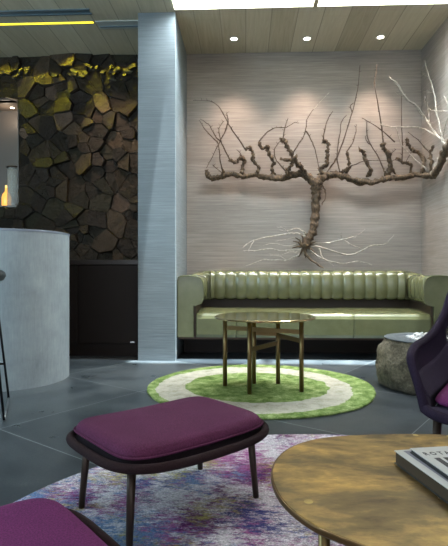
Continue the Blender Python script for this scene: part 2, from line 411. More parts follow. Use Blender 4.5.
for p, poly in stone_cells():
    if p[0] < NX1 + .01 and NZ0 - .01 < p[1] < NZ1 + .01: continue
    cx = sum(a[0] for a in poly) / len(poly); cz = sum(a[1] for a in poly) / len(poly)
    size = math.sqrt(sum((a[0] - cx) ** 2 + (a[1] - cz) ** 2 for a in poly) / len(poly))
    d = random.uniform(.012, .085); tx, tz = random.uniform(-.16, .16), random.uniform(-.10, .03 if p[1] > 2.7 else .14)
    def ring(shr, dep, tilt):
        r = []
        for a in poly:
            dx, dz = a[0] - cx, a[1] - cz; L = math.hypot(dx, dz) + 1e-6; k = max(0.1, (L - shr) / L)
            x, z = cx + dx * k, cz + dz * k
            if x < NX1 + .012 and NZ0 - .012 < z < NZ1 + .012:
                ox = NX1 + .012 - x; o1 = z - (NZ0 - .012); o2 = (NZ1 + .012) - z
                if ox < min(o1, o2): x = NX1 + .012
                elif o1 < o2: z = NZ0 - .012
                else: z = NZ1 + .012
            r.append(Vector((x, YB + .0 - dep - tilt * (tx * dx + tz * dz), z)))
        return r
    n0 = len(sw.f)
    sw.loft([ring(.002, -.03, 0), ring(.003, d * .75, 1), ring(.007 + .012 * size, d, 1)])
    col = random.choice(PAL); q = random.random()
    if q < .05: col = (.17, .11, .075)
    if size < .05 and random.random() < .3: col = (.20, .19, .16)
    g = random.uniform(.7, 1.25); col = tuple(v * g for v in col)
    sw.cols += [col] * (len(sw.f) - n0)
for i in range(34):
    x = random.uniform(-3.2, XP - .12); z = random.gauss(3.265, .045); w_, h_ = random.uniform(.02, .055), random.uniform(.010, .022); d = random.uniform(.085, .115); tl = random.uniform(-.6, .6)
    n0 = len(sw.f)
    q = [(-w_, -h_), (w_ * .8, -h_ * .8), (w_, h_), (-w_ * .7, h_ * .9)]; q = [(x + a * math.cos(tl) - b_ * math.sin(tl), z + a * math.sin(tl) + b_ * math.cos(tl)) for a, b_ in q]
    sw.loft([[Vector((a, YB - .01, b_)) for a, b_ in q], [Vector((a, YB - d, b_ - .008)) for a, b_ in q]])
    sw.cols += [(.09, .08, .05)] * (len(sw.f) - n0)
n0 = len(sw.f)
sw.box((RX0, YB + .01, 0), (NX0, YB + .1, HC)); sw.box((NX1, YB + .01, 0), (XP, YB + .1, HC))
sw.box((NX0, YB + .01, 0), (NX1, YB + .1, NZ0)); sw.box((NX0, YB + .01, NZ1), (NX1, YB + .1, HC))
sw.cols += [(.02, .015, .011)] * (len(sw.f) - n0)
struct('wall_stone', sw, M['stone'])

# ================================================================ display niche in the stone wall
t = thing('display_niche', 'dark framed recess set in the stone wall above the bar counter', 'niche', ((NX0 + NX1) / 2, YB + .05, NZ0))
nb = MB(); nb.box((NX0, YB + .42, NZ0), (NX1, YB + .44, NZ1)); nb.box((NX0 - .02, YB, NZ0 - .02), (NX1 + .0, YB + .44, NZ0))
nb.box((NX0 - .02, YB, NZ1), (NX1, YB + .44, NZ1 + .02)); nb.box((NX1, YB, NZ0 - .02), (NX1 + .012, YB + .44, NZ1 + .02)); nb.box((NX0 - .02, YB, NZ0), (NX0, YB + .44, NZ1))
obj('box', nb, M['niche'], t)
lp = MB().revolve([(.022, 0), (.022, -.004)], 20, (NX1 - .20, YB + .28, NZ1 - .001)); obj('lamp', lp, M['lamp'], t)
light('niche_light', 'POINT', (NX1 - .25, YB + .22, NZ1 - .12), (0, 0, 0), 1.8, (1, .80, .60), shadow_soft_size=.05)
vx = plane_at(13.5, 190, YB + .15).x
t = thing('glass_cylinder_vase', 'tall clear glass cylinder with a dark metal ring, standing in the wall recess', 'vase', (vx, YB + .15, NZ0 + .001))
obj('glass', MB().revolve([(.072, .001), (.074, .01), (.072, .49), (.068, .49), (.068, .012), (.001, .012)], 28, (vx, YB + .15, NZ0)), M['vase'], t, smooth=True)
obj('ring', MB().tube([(vx + .074 * math.cos(a * PI / 12), YB + .15 + .074 * math.sin(a * PI / 12), NZ0 + .49) for a in range(24)], .010, 8, closed=True), M['bronze'], t, smooth=True)
bot = thing('amber_bottle', 'amber bottle with painted-on glow standing in the recess of the stone wall', 'bottle', (NX1 - .245, YB + .22, NZ0 + .001))
prof = [(.050, 0), (.056, .01), (.056, .13), (.045, .17), (.018, .205), (.016, .25)]
bot['label'] = 'amber bottle with painted-on glow in the wall recess, right next to the glass vase'
obj('glass', MB().revolve(prof, 16), M['amber'], bot, smooth=True, world=False)
obj('cap', MB().revolve([(.016, .2505), (.016, .28)], 12), M['amber2'], bot, world=False)

# ================================================================ ceiling fittings
def ceil_at(x, y): return floor_at(x, y, HC)
a = ceil_at(2, 24); b = ceil_at(94, 23.5)
t = thing('linear_light', 'long recessed yellow light strip in the plank ceiling above the bar', 'light', ((b.x - 1.2), a.y, HC))
obj('diffuser', MB().box((b.x - 2.2, a.y - .018, HC - .006), (b.x, a.y + .018, HC + .002)), M['led'], t)
obj('frame', MB().box((b.x - 2.22, a.y - .026, HC - .004), (b.x + .01, a.y - .0185, HC + .002)).box((b.x - 2.22, a.y + .0185, HC - .004), (b.x + .01, a.y + .026, HC + .002)), M['slot'], t)
v0 = ceil_at(97, 29); v1 = ceil_at(134, 20)
t = thing('air_vent', 'pale metal vent strip at the end of the yellow light strip', 'vent', ((v0.x + v1.x) / 2, v0.y, HC))
obj('frame', MB().box((b.x + .03, v1.y, HC - .008), (XP - .02, v1.y + .16, HC + .002)), M['vent'], t)
obj('blade', MB().box((b.x + .05, v1.y + .10, HC - .014), (XP - .03, v1.y + .115, HC - .008)), M['slot'], t)
s0 = ceil_at(0, 13); s1 = ceil_at(89, 8.5)
t = thing('track_slot', 'blue grey metal channel sunk in the ceiling, in front of the yellow strip', 'light track', (s1.x - 1, s0.y, HC))
obj('channel', MB().box((s1.x - 2.2, s1.y, HC - .010), (s1.x, s1.y + .02, HC + .002)).box((s1.x - 2.2, s1.y + .08, HC - .010), (s1.x, s1.y + .10, HC + .002)), M['slot'], t)
obj('insert', MB().box((s1.x - 2.2, s1.y + .0201, HC - .004), (s1.x - .01, s1.y + .0799, HC + .002)), M['slot'], t)
# cove light grazing the top of the stone wall
light('yellow_cove_light', 'AREA', (-2.2, YB - .12, HC - .02), aim((0, .06, -1)), 3.6, (1.0, .86, .02), shape='RECTANGLE', size=2.4, size_y=.03, spread=.8)
light('stone_wall_wash', 'SPOT', (-1.75, 5.2, HC - .03), aim((.45, .6, -1.7)), 80, (1.0, .72, .50), spot_size=1.3, spot_blend=.9, shadow_soft_size=.05)
for k, (px, py, side) in enumerate([(234, 38.5, 'left'), (307, 38.3, 'middle'), (380.5, 36.8, 'right')]):
    p = ceil_at(px, py)
    t = thing('recessed_downlight', ['round recessed downlight, leftmost of three over the green sofa', 'round recessed downlight, middle of three over the green sofa',
              'round recessed downlight, rightmost of three over the green sofa'][k], 'downlight', (p.x, p.y, HC), group='downlights above the sofa')
    obj('trim_ring', MB().revolve([(.046, .0), (.050, -.003), (.050, -.007), (.036, -.007), (.034, .0)], 28, (p.x, p.y, HC)), M['white'], t)
    obj('lens', MB().revolve([(.035, -.001), (.035, -.004)], 24, (p.x, p.y, HC)), M['lamp'], t)
    light('downlight_beam', 'SPOT', (p.x, p.y, HC - .02), aim((0, .02, -1)), 150, (1.0, .76, .60), spot_size=1.38, spot_blend=1.0, shadow_soft_size=.03)

# ================================================================ bar counter
bc = Vector((-1.995, 4.048, 0)); br = .50
def bar_outline(r, back=.5):
    o = [(bc.x + r * math.cos(a), bc.y + r * math.sin(a)) for a in [(-90 + 180 * i / 40) * PI / 180 for i in range(41)]]
    return o + [(-4.4, bc.y + r), (-4.4, bc.y - r)]
t = thing('bar_counter', 'round-ended pale concrete bar counter in front of the stone wall', 'bar counter', (bc.x, bc.y, 0))
obj('body', MB().prism(bar_outline(br), 0, 1.195), M['concrete'], t)
obj('top', MB().prism(bar_outline(br + .004), 1.195, 1.212), M['bluerim'], t, bevel=.003)

# ================================================================ dark cabinet
cy = 5.10; cz = 1.01; cx0, cx1 = -2.1, XP - .004
t = thing('sideboard_cabinet', 'dark espresso cabinet between the concrete bar and the grey pier', 'cabinet', ((cx0 + cx1) / 2, 5.4, 0))
obj('body', MB().box((cx0, cy + .02, .13), (cx1, 5.715, cz - .05)), M['cab'], t)
obj('plinth', MB().box((cx0, cy + .03, 0), (cx1, 5.70, .13)), M['cab'], t)
dx = plane_at(80, 300, cy).x
obj('door', MB().box((dx, cy, .14), (cx1 - .002, cy + .019, cz - .06)), M['cab'], t, bevel=.003)
obj('door', MB().box((cx0 + .01, cy, .14), (dx - .03, cy + .019, cz - .06)), M['cab'], t, bevel=.003)
obj('top', MB().box((cx0, cy - .015, cz - .05), (cx1, 5.72, cz)), M['cabtop'], t, bevel=.003)
hx = plane_at(132.5, 345, cy).x
obj('hinge', MB().box((hx - .022, cy - .008, .145), (hx + .022, cy - .0005, .162)), M['chrome'], t)

# ================================================================ sofa
SX0, SX1s = XL + .008, XR - .008; SYF = 5.00; SYB = 5.83
t = thing('channel_back_sofa', 'long glossy olive green leather sofa with channelled rolled back, in the alcove', 'sofa', ((SX0 + SX1s) / 2, 5.4, 0))
AW, BW = .165, .27
def yz_profile(pts, x0, x1, segs=1):
    return MB().loft([[Vector((x0 + (x1 - x0) * i / segs, y, z)) for y, z in pts] for i in range(segs + 1)])
# seat: three sections with a fine seam between
def seat_section(x0, x1):
    prof = [(SYF + .012, .22), (SYF, .25), (SYF, .41), (SYF + .012, .440), (SYF + .04, .462), (SYF + .12, .474), (SYF + .3, .484), (SYF + .5, .486), (SYF + .66, .484), (SYF + .66, .22)]
    rings = []
    cy_, cz_ = SYF + .33, .35
    for u, k in ((0, .972), (.01, .992), (.025, 1.0), (.5, 1.0), (.975, 1.0), (.99, .992), (1, .972)):
        rings.append([Vector((x0 + (x1 - x0) * u, cy_ + (y - cy_) * k, cz_ + (z - cz_) * k)) for y, z in prof])
    return MB().loft(rings)
sx = [SX0 + AW + .022, plane_at(236, 325, SYF).x, plane_at(354, 325, SYF).x, SX1s - AW - .022]
for i in range(3): obj('seat_cushion', seat_section(sx[i] + .0005, sx[i + 1] - .0005), M['leather'], t, smooth=False, bevel=0)
obj('base', MB().box((SX0 + .01, SYF + .02, .198), (SX1s - .01, SYB, .219)), M['bronze'], t)
obj('plinth', MB().box((SX0 + .01, SYF + .42, 0), (SX1s - .01, SYB - .1, .198)), M['cab'], t)
obj('back_gap_shade', MB().box((SX0 + AW + .003, SYF + .70, .22), (SX1s - AW - .003, SYB - .001, .80)), M['gapshade'], t)  # brown tone paints the shade in the gap under the roll
for xa in (SX0 + AW + .002, SX1s - AW - .020): obj('side_gap_shade', MB().box((xa, SYF + .03, .222), (xa + .018, SYB - .14, .555)), M['gapshade'], t)  # dark panels added in place of shade beside the arms
# arm fronts + lower arms
def arm(sign):
    X = (lambda d: SX0 + d) if sign < 0 else (lambda d: SX1s - d)
    out = [(0, .222), (0, .80), (.006, .828), (.03, .842), (.10, .848), (.19, .846), (.235, .828), (.258, .79), (.268, .73), (.27, .66), (.262, .60), (.240, .562), (.19, .545), (AW, .540), (AW, .222)]
    rings = []
    for y, k in ((SYF - .004, .96), (SYF - .012 + .004, .985), (SYF + .004, 1.0), (SYF + .05, 1.0)):
        cx_, cz_ = .11, .55
        rings.append([Vector((X(cx_ + (a - cx_) * k if 0 < a else a), y, cz_ + (b_ - cz_) * (k if b_ > .3 else 1))) for a, b_ in out])
    obj('arm_front', MB().loft(rings), M['leather'], t)
    obj('piping', MB().tube([Vector((X(a), SYF + .002, b_)) for a, b_ in out[:-1]], .004, 6), M['leather'], t, smooth=True)
    obj('arm', MB().box((min(X(0), X(AW)), SYF + .052, .222), (max(X(0), X(AW)), SYB, .535)), M['leather'], t)
arm(-1); arm(1)
# channelled roll running along the arms and back
def roll_path():
    P = []; r = .10
    xa = SX0 + .0; xb = SX1s
    yb = SYB
    inn = .0
    y = SYF + .055
    # centreline of outer edge : left arm up, corner, along back, corner, right arm down; direction 'inward' normal
    n = 40
    for i in range(n + 1): P.append((Vector((xa, y + (yb - .30 - y) * i / n, 0)), Vector((1, 0, 0))))
    for i in range(1, 13):
        a = PI / 2 * i / 13
        P.append((Vector((xa + .30 - .30 * math.cos(a), yb - .30 + .30 * math.sin(a), 0)), Vector((math.cos(a), -math.sin(a), 0))))
    m = 260
    for i in range(m + 1): P.append((Vector((xa + .30 + (xb - xa - .60) * i / m, yb, 0)), Vector((0, -1, 0))))
    for i in range(1, 13):
        a = PI / 2 * i / 13
        P.append((Vector((xb - .30 + .30 * math.sin(a), yb - .30 + .30 * math.cos(a), 0)), Vector((-math.sin(a), -math.cos(a), 0))))
    for i in range(n + 1): P.append((Vector((xb, yb - .30 + (y - yb + .30) * i / n, 0)), Vector((-1, 0, 0))))
    return P
def rprof(k, top, wid):
    # (inward distance, z) closed loop; k = channel fullness 0..1
    s = []
    cx_, cz_ = wid * .5, (top + .565) / 2; hw, hh = wid * .5, (top - .565) / 2
    for j in range(28):
        a = 2 * PI * j / 28; ca, sa = math.cos(a), math.sin(a)
        e = .54
        x = cx_ + hw * math.copysign(abs(ca) ** e, ca); z = cz_ + hh * math.copysign(abs(sa) ** e, sa)
        if ca > -0.2: d = (1 - k) * .026; x -= d * max(ca, 0); z -= d * sa
        s.append((x, z))
    return s
P = roll_path(); rings = []; s = 0; prev = None; CH = .118
mb = MB()
for p, nn in P:
    if prev is not None: s += (p - prev[0]).length * (0.62 if abs(nn.x) > .02 and abs(nn.y) > .02 else 1)
    prev = (p, nn)
    k = abs(math.sin(PI * s / CH)) ** .32
    back = abs(nn.y); top = .848 + .055 * back; wid = BW + .115 * back
    rings.append([Vector((p.x + nn.x * a, p.y + nn.y * a, z)) for a, z in rprof(k, top, wid)])
mb.loft(rings); obj('channelled_back', mb, M['leather'], t, smooth=True)

# ================================================================ rugs
def disc(cx_, cy_, rx, ry, h, seed, amp=.012, n=120):
    def R(i): 
        a = 2 * PI * i / n; k = 1 + amp * noise.noise(Vector((math.cos(a) * 1.5, math.sin(a) * 1.5, seed))) + amp * .35 * noise.noise(Vector((math.cos(a) * 9, math.sin(a) * 9, seed)))
        return k
    rings = [[Vector((cx_ + rx * R(i) * q * math.cos(2 * PI * i / n), cy_ + ry * R(i) * q * math.sin(2 * PI * i / n), z)) for i in range(n)] for q, z in ((.995, .0), (1, h * .5), (.992, h), (.5, h), (.01, h))]
    return MB().loft(rings)
tag(obj('ring_rug', disc(.11, 3.82, .862, .835, .016, 2, .02), M['rugg'], smooth=False), 'round green shag rug with a cream ring, under the small brass table', 'rug')
tag(obj('distressed_rug', disc(.374, 1.334, 1.38, 1.385, .010, 5, .004), M['rugm']), 'large round distressed rug in purple, blue and white under the plum ottoman', 'rug')

# ================================================================ cocktail table
feet = [floor_at(*q) for q in ((225, 388), (249.5, 396), (254, 385.5), (278, 385.7), (301.5, 393.8))]
tc = Vector((.142, 3.73, .016))
t = thing('cocktail_table', 'small round polished brass table with five slim legs on the green ring rug', 'side table', tc)
obj('tabletop', MB().revolve([(.372, .543), (.378, .546), (.378, .553), (.372, .557), (.001, .557)], 72, (tc.x, tc.y, 0)), M['brass'], t)
for q in feet: obj('leg', MB().tube([(q.x, q.y, .016), (q.x, q.y, .5425)], .0165, 14), M['brassleg'], t, smooth=True)
def bar(a, b, z0, z1, h=.03, wd=.012):
    a = Vector((a.x, a.y, z0)); b = Vector((b.x, b.y, z1)); d = (b - a); n_ = Vector((-d.y, d.x, 0)).normalized() * wd / 2; u = Vector((0, 0, h / 2))
    return MB().add([a - n_ - u, a + n_ - u, a + n_ + u, a - n_ + u, b - n_ - u, b + n_ - u, b + n_ + u, b - n_ + u], [(0, 1, 2, 3), (7, 6, 5, 4), (0, 4, 5, 1), (1, 5, 6, 2), (2, 6, 7, 3), (3, 7, 4, 0)])
obj('stretcher', bar(feet[0], feet[4], .462, .450, .032), M['brassleg'], t)
obj('stretcher', bar(feet[1], feet[3], .330, .335, .032), M['brassleg'], t)
obj('stretcher', bar(feet[3], feet[4], .395, .385, .032), M['brassleg'], t)
obj('stretcher', bar(feet[2], feet[3], .410, .400, .028), M['brassleg'], t)

# ================================================================ stone fire bowl with pebbles
bx, by = 1.425, 3.92
t = thing('boulder_bowl', 'rough boulder table with a dark basin of pale pebbles, beside the sofa', 'stone bowl', (bx, by, 0))
rings = []
prof = [(.355, .0), (.385, .03), (.400, .10), (.402, .18), (.392, .25), (.370, .31), (.348, .352), (.338, .366)]
fine = catmull([(r, 0, z) for r, z in prof], 4)
for q in fine:
    ring = []
    for j in range(90):
        a = 2 * PI * j / 90; d = Vector((math.cos(a), math.sin(a), 0)); p = d * q.x + Vector((0, 0, q.z))
        k = .965 + (.08 * noise.noise(p * 3.2 + Vector((4, 1, 2))) + .06 * noise.noise(p * 9) + .03 * noise.noise(p * 24)) * (1 if q.z < .33 else .45)
        ring.append(Vector((bx, by, 0)) + Vector((p.x * k, p.y * k, p.z)))
    rings.append(ring)
obj('body', MB().loft(rings), M['boulder'], t, smooth=True)
obj('basin', MB().revolve([(.325, .3665), (.332, .374), (.30, .375), (.265, .374), (.225, .362), (.001, .360)], 60, (bx, by, 0)), M['basin'], t, smooth=False)
def ico(r, seed, flat=.7):
    m = MB(); rs = []
    for i in range(1, 6):
        ph = PI * i / 6
        rs.append([Vector((math.sin(ph) * math.cos(2 * PI * j / 8), math.sin(ph) * math.sin(2 * PI * j / 8), math.cos(ph))) for j in range(8)])
    rs = [[Vector((q.x * (1 + .25 * noise.noise(q * 1.5 + Vector((seed, 0, 0)))), q.y * .85, q.z * flat)) * r for q in ring] for ring in rs]
    m.loft(rs); return m
peb = [obj('pebble', ico(.017, k * 3.1), M['pebble'], None, smooth=True) for k in range(3)]
k = 0
for layer in range(2):
    R = .16 if layer == 0 else .12
    st = .036
    nn = int(R / st) + 1
    for i in range(-nn, nn + 1):
        for j in range(-nn, nn + 1):
            x = (i + (j % 2) * .5 + layer * .25) * st; y = j * st * .9 + layer * .016
            if math.hypot(x, y) > R: continue
            if layer == 1 and random.random() < .35: continue
            o = peb[k] if k < 3 else peb[k % 3].copy()
            if k >= 3: COL.objects.link(o)
            o.location = (bx + x, by + y, .3735 + layer * .0235); o.rotation_euler = (0, 0, random.uniform(0, 6)); sc_ = random.uniform(.9, 1.05); o.scale = (sc_, sc_, sc_)
            tag(o, 'small pale pebble in the dark basin of the boulder bowl', 'pebble', 'pebbles in the boulder bowl'); k += 1

# ================================================================ ottomans
def superel(a, b, e, n=64, rot=0):
    r = []
    for i in range(n):
        q = 2 * PI * i / n; c_, s_ = math.cos(q), math.sin(q)
        r.append((a * math.copysign(abs(c_) ** (2 / e), c_), b * math.copysign(abs(s_) ** (2 / e), s_)))
    return r
def make_ottoman(label, loc, rz, fabric):
    t = thing('ottoman', label, 'ottoman', loc, rz, group='plum wool ottomans')
    zr = .266
    L = lambda n_, mb, m, p=t, **k: obj(n_, mb, m, p, world=False, **k)
    rimp = [Vector((x, y, zr + .012 * (abs(x) / .33) ** 2 - .006)) for x, y in superel(.345, .268, 3.8)]
    L('frame', MB().tube(rimp, .0155, 12, closed=True), M['frame'], smooth=True)
    s = MB(); rg = []
    for q, dz in ((.985, .004), (.9, -.004), (.6, -.016), (.05, -.02)):
        rg.append([Vector((x * q, y * q, zr + .012 * (abs(x * q) / .33) ** 2 - .006 + dz)) for x, y in superel(.335, .260, 3.8)])
    s.loft(rg); L('sling', s, M['sling'], smooth=True)
    cu = MB(); rg = []
    for q, z in ((.05, .268), (.80, .272), (.93, .276), (.985, .281), (1.0, .288), (.988, .298), (.965, .310), (.93, .318), (.85, .323), (.6, .327), (.3, .329), (.05, .330)):
        rg.append([Vector((x * q, y * q, z + .012 * (abs(x * q) / .33) ** 2)) for x, y in superel(.314, .232, 6.5)])
    cu.loft(rg); c_ = L('cushion', cu, fabric, smooth=True)
    L('piping', MB().tube([Vector((x * 1.0, y * 1.0, .288 + .012 * (abs(x) / .33) ** 2)) for x, y in superel(.317, .235, 6.5)], .004, 6, closed=True), fabric, c_, smooth=True)
    tg = L('care_tag', MB().box((-.055, .2355, .276), (-.03, .237, .286)), M['cover'], c_)
    for fx, fy in ((-1, -1), (1, -1), (1, 1), (-1, 1)):
        L('leg', MB().tube([(fx * .262, fy * .165, .262), (fx * .280, fy * .180, 0)], [.0155, .0115], 14), M['bronze'], smooth=True)
    return t
oa = math.atan2(.376, .409)
make_ottoman('plum wool ottoman in the middle of the distressed rug, all its seat in view', (-.288, 1.889, .010), oa, M['purple'])
o2 = make_ottoman('plum ottoman cut off by the bottom left corner, nearest to the viewer', (-.580, .885, .010), oa, M['magenta'])  # brighter wool paints in the light falling on this ottoman

# ================================================================ armchair
ct = thing('lounge_armchair', 'dark violet knit armchair with a magenta cushion, at the right edge', 'armchair', (1.164, 2.012, .010), -.54)
A = lambda n_, mb, m, p=ct, **k: obj(n_, mb, m, p, world=False, **k)
half = [(-.36, -.37, .375), (-.378, -.37, .45), (-.405, -.36, .53), (-.414, -.335, .562), (-.424, -.22, .580), (-.415, -.05, .592), (-.40, .08, .625), (-.38, .2, .70), (-.36, .3, .80), (-.29, .4, .90), (-.16, .45, .955), (0, .465, .965)]
rim = half + [(-x, y, z) for x, y, z in reversed(half[:-1])]
rimc = catmull(rim, 5)
nR = len(rimc)
# base ring of the seat that the shell meets, same parameter
def seat_pt(u):
    a = -PI * .5 - PI * (.18) - u * 2 * PI * (1 - .18)
    return None
halfs = [(-.33, -.36, .37), (-.332, -.35, .37), (-.335, -.33, .37), (-.34, -.28, .37), (-.34, -.2, .368), (-.335, -.08, .365), (-.33, .04, .36), (-.31, .13, .36), (-.27, .21, .36), (-.20, .27, .36), (-.10, .30, .36), (0, .305, .36)]
basec = catmull(halfs + [(-x, y, z) for x, y, z in reversed(halfs[:-1])], 5)
def shell(v0, v1, i0, i1, off=0.0, n=6):
    rings = []
    for k in range(n + 1):
        v = v0 + (v1 - v0) * k / n; row = []
        for i in range(i0, i1):
            a, b_ = rimc[i], basec[i]; p = a.lerp(b_, v)
            out = (a + b_) / 2; out = Vector((out.x, out.y, 0))
            p += out.normalized() * (.018 * math.sin(PI * v) + off) if out.length > 1e-4 else Vector((0, 0, 0))
            row.append(p)
        rings.append(row)
    m = MB()
    # two-sided thick sheet
    th = .006; inner = [[p - Vector((p.x, p.y, 0)).normalized() * th for p in r] for r in rings]
    nn = len(rings[0]); loop = []
    for i in range(nn): loop.append([r[i] for r in rings] + [r[i] for r in reversed(inner)])
    m.loft(loop); return m
i_net0 = 34; i_net1 = nR - 34
A('arm', shell(0, 1, 0, i_net0 + 1), M['aub'], smooth=True)
A('arm', shell(0, 1, i_net1 - 1, nR), M['aub'], smooth=True)
A('back_hem', shell(0, .22, i_net0, i_net1), M['aub'], smooth=True)
A('back_net', shell(.22, .62, i_net0, i_net1), M['net'], smooth=True)
A('back_base', shell(.62, 1, i_net0, i_net1), M['aub'], smooth=True)
A('frame_rim', MB().tube(rimc, .017, 12), M['aub'], smooth=True)
front = catmull([(-.36, -.37, .375), (-.30, -.41, .362), (-.15, -.435, .352), (0, -.445, .35), (.15, -.435, .352), (.30, -.41, .362), (.36, -.37, .375)], 6)
A('front_rail', MB().tube(front, .019, 12), M['aub'], smooth=True)
# seat pan
outl = [(p.x, p.y) for p in front[::-1]] + [(p.x, p.y) for p in basec]
A('seat', MB().loft([[Vector((x * k, y * k - .03 * (1 - k), z)) for x, y in outl] for k, z in ((.97, .352), (.985, .367), (.96, .380), (.6, .378), (.05, .378))]), M['aub2'], smooth=True)
A('inner_pad', shell(.40, .88, 14, nR - 14, -.004), M['aub2'], smooth=True)
cs = [(x, y - .06) for x, y in superel(.337, .318, 9)]
cu = MB().loft([[Vector((x * q, (y + .06) * q - .06, z)) for x, y in cs] for q, z in ((.05, .3805), (.9, .382), (.97, .388), (1, .398), (.985, .408), (.93, .418), (.75, .426), (.3, .430), (.05, .430))])
tag(obj('loose_cushion', cu, M['magenta'], None, smooth=True, world=False), 'flat magenta wool cushion lying on the seat of the violet armchair', 'cushion')
cq = [o for o in COL.objects if o.get('category') == 'cushion'][0]; cq.location = ct.location; cq.rotation_euler = ct.rotation_euler
for fx, fy in ((-1, -1), (1, -1), (1, 1), (-1, 1)):
    y0, y1 = (-.32, -.345) if fy < 0 else (.20, .27)
    A('leg', MB().tube([(fx * .320, y0, .362), (fx * .335, y1, 0)], [.0165, .012], 14), M['bronze'], smooth=True)

# ================================================================ brass coffee table
ZT = .37
ol = [(.066, 1.310), (.085, 1.40), (.130, 1.490), (.200, 1.558), (.288, 1.598), (.413, 1.622), (.54, 1.632), (.66, 1.625), (.80, 1.56), (.90, 1.44), (.94, 1.26), (.91, 1.04), (.80, .86), (.64, .78), (.48, .80), (.34, .88), (.222, .968), (.142, 1.035), (.090, 1.125), (.068, 1.22)]
oc = closed_cat([(x, y, 0) for x, y in ol], 5)
t = thing('coffee_table', 'low coffee table with a mottled brass top of rounded irregular outline', 'coffee table', (.5, 1.2, .010))
cxm, cym = .5, 1.2
def tr(k, z): return [Vector((cxm + (p.x - cxm) * k, cym + (p.y - cym) * k, z)) for p in oc]
obj('tabletop', MB().loft([tr(.990, ZT - .016), tr(.990, ZT - .001), tr(.987, ZT)]), M['brasst'], t)
obj('table_edge', MB().loft([tr(.991, ZT - .016), tr(1.0, ZT - .012), tr(1.0, ZT - .004), tr(.997, ZT - .001), tr(.991, ZT - .0008), tr(.991, ZT - .016)], cap=False), M['edge'], t)
for p in ((.175, 1.115), (.78, 1.40), (.70, .93)): obj('leg', MB().tube([(p[0], p[1], .010), (p[0], p[1], ZT - .0165)], [.0125, .0135], 16), M['brassleg'], t, smooth=True)

# ---- books
def book(name, label, corner, ang, w_, l_, z0, h, cov, page, binding):
    t = thing(name, label, 'book', (corner[0], corner[1], z0), ang, group='books on the brass coffee table')
    B = lambda n_, a, b, m: obj(n_, MB().box(a, b), m, t, world=False)
    B('pages', (.003, -l_ + .003, .0025), (w_ - .003, -.003, h - .0025), page)
    B('back_cover', (0, -l_, 0), (w_, 0, .0022), binding)
    B('front_cover', (0, -l_, h - .0022), (w_, 0, h), cov)
    B('spine', (w_ - .0025, -l_, .0024), (w_, 0, h - .0024), binding)
    return t
b1 = book('hardback_book', 'thick white hardback book lying flat on the brass table, under the other book', (.407, 1.378), math.radians(12), .27, .34, ZT + .0006, .035, M['cover'], M['page'], M['dkcover'])
obj('cover_shade', MB().box((.022, -.335, .0351), (.25, -.008, .0353)), M['covershade'], b1, world=False)  # lavender sheet stands in for shadow and reflection on the cover
b2 = book('title_book', 'thin white book with black capital letters, on top of the thick book', (.444, 1.362), math.radians(10.5), .25, .31, ZT + .0362, .012, M['cover'], M['dkcover'], M['dkcover'])
def lettering(txt, x, y, size, sx_, space=1.0, par=None, z=.0123):
    cu = bpy.data.curves.new('lettering', 'FONT'); cu.body = txt; cu.size = size; cu.space_character = space; cu.extrude = .0001; cu.offset = size * .03
    tmp = bpy.data.objects.new('tmp', cu); COL.objects.link(tmp); bpy.context.view_layer.update()
    me = bpy.data.meshes.new_from_object(tmp.evaluated_get(bpy.context.evaluated_depsgraph_get()))
    COL.objects.unlink(tmp); bpy.data.objects.remove(tmp)
    me.materials.clear(); me.materials.append(M['ink'])
    o = bpy.data.objects.new('lettering', me); COL.objects.link(o); o.parent = par; o.location = (x, y, z); o.scale = (sx_, 1, 1)
lettering('ROTA', .014, -.055, .028, .72, 1.6, b2)
lettering('IN', .020, -.150, .105, .95, 1.0, b2)

# ================================================================ bar stool
ang = math.atan2(-.5, .23) + PI / 2
st = thing('bar_stool', 'grey padded bar stool on a thin black wire frame beside the concrete bar', 'bar stool', (-1.745, 3.045, 0), 0)
a1, a2 = Vector((-1.655, 3.39, .007)), Vector((-1.44, 2.89, .007)); dn = Vector((-.41, -.18, 0))
b1_, b2_ = a1 + dn, a2 + dn; cen = (a1 + b2_) / 2
st.location = (cen.x, cen.y, 0)
def up_to(p): q = cen + (p - cen) * .62; q.z = .83; return q
for u, v_ in ((a1, a2), (b1_, b2_)):
    obj('floor_rail', MB().tube([u, v_], .007, 8), M['paleend'], st, smooth=True)
    obj('leg', MB().tube([u, up_to(u)], .008, 8), M['blackmetal'], st, smooth=True)
    obj('leg', MB().tube([v_, up_to(v_)], .008, 8), M['blackmetal'], st, smooth=True)
f1 = a1.lerp(up_to(a1), .3); f2 = b1_.lerp(up_to(b1_), .3)
obj('footrest', MB().tube([f1, f2], .007, 8), M['blackmetal'], st, smooth=True)
obj('seat', MB().revolve([(.05, .822), (.17, .824), (.205, .836), (.222, .862), (.215, .888), (.19, .904), (.10, .908), (.01, .909)], 40, (cen.x, cen.y, 0)), M['stoolseat'], st, smooth=True)

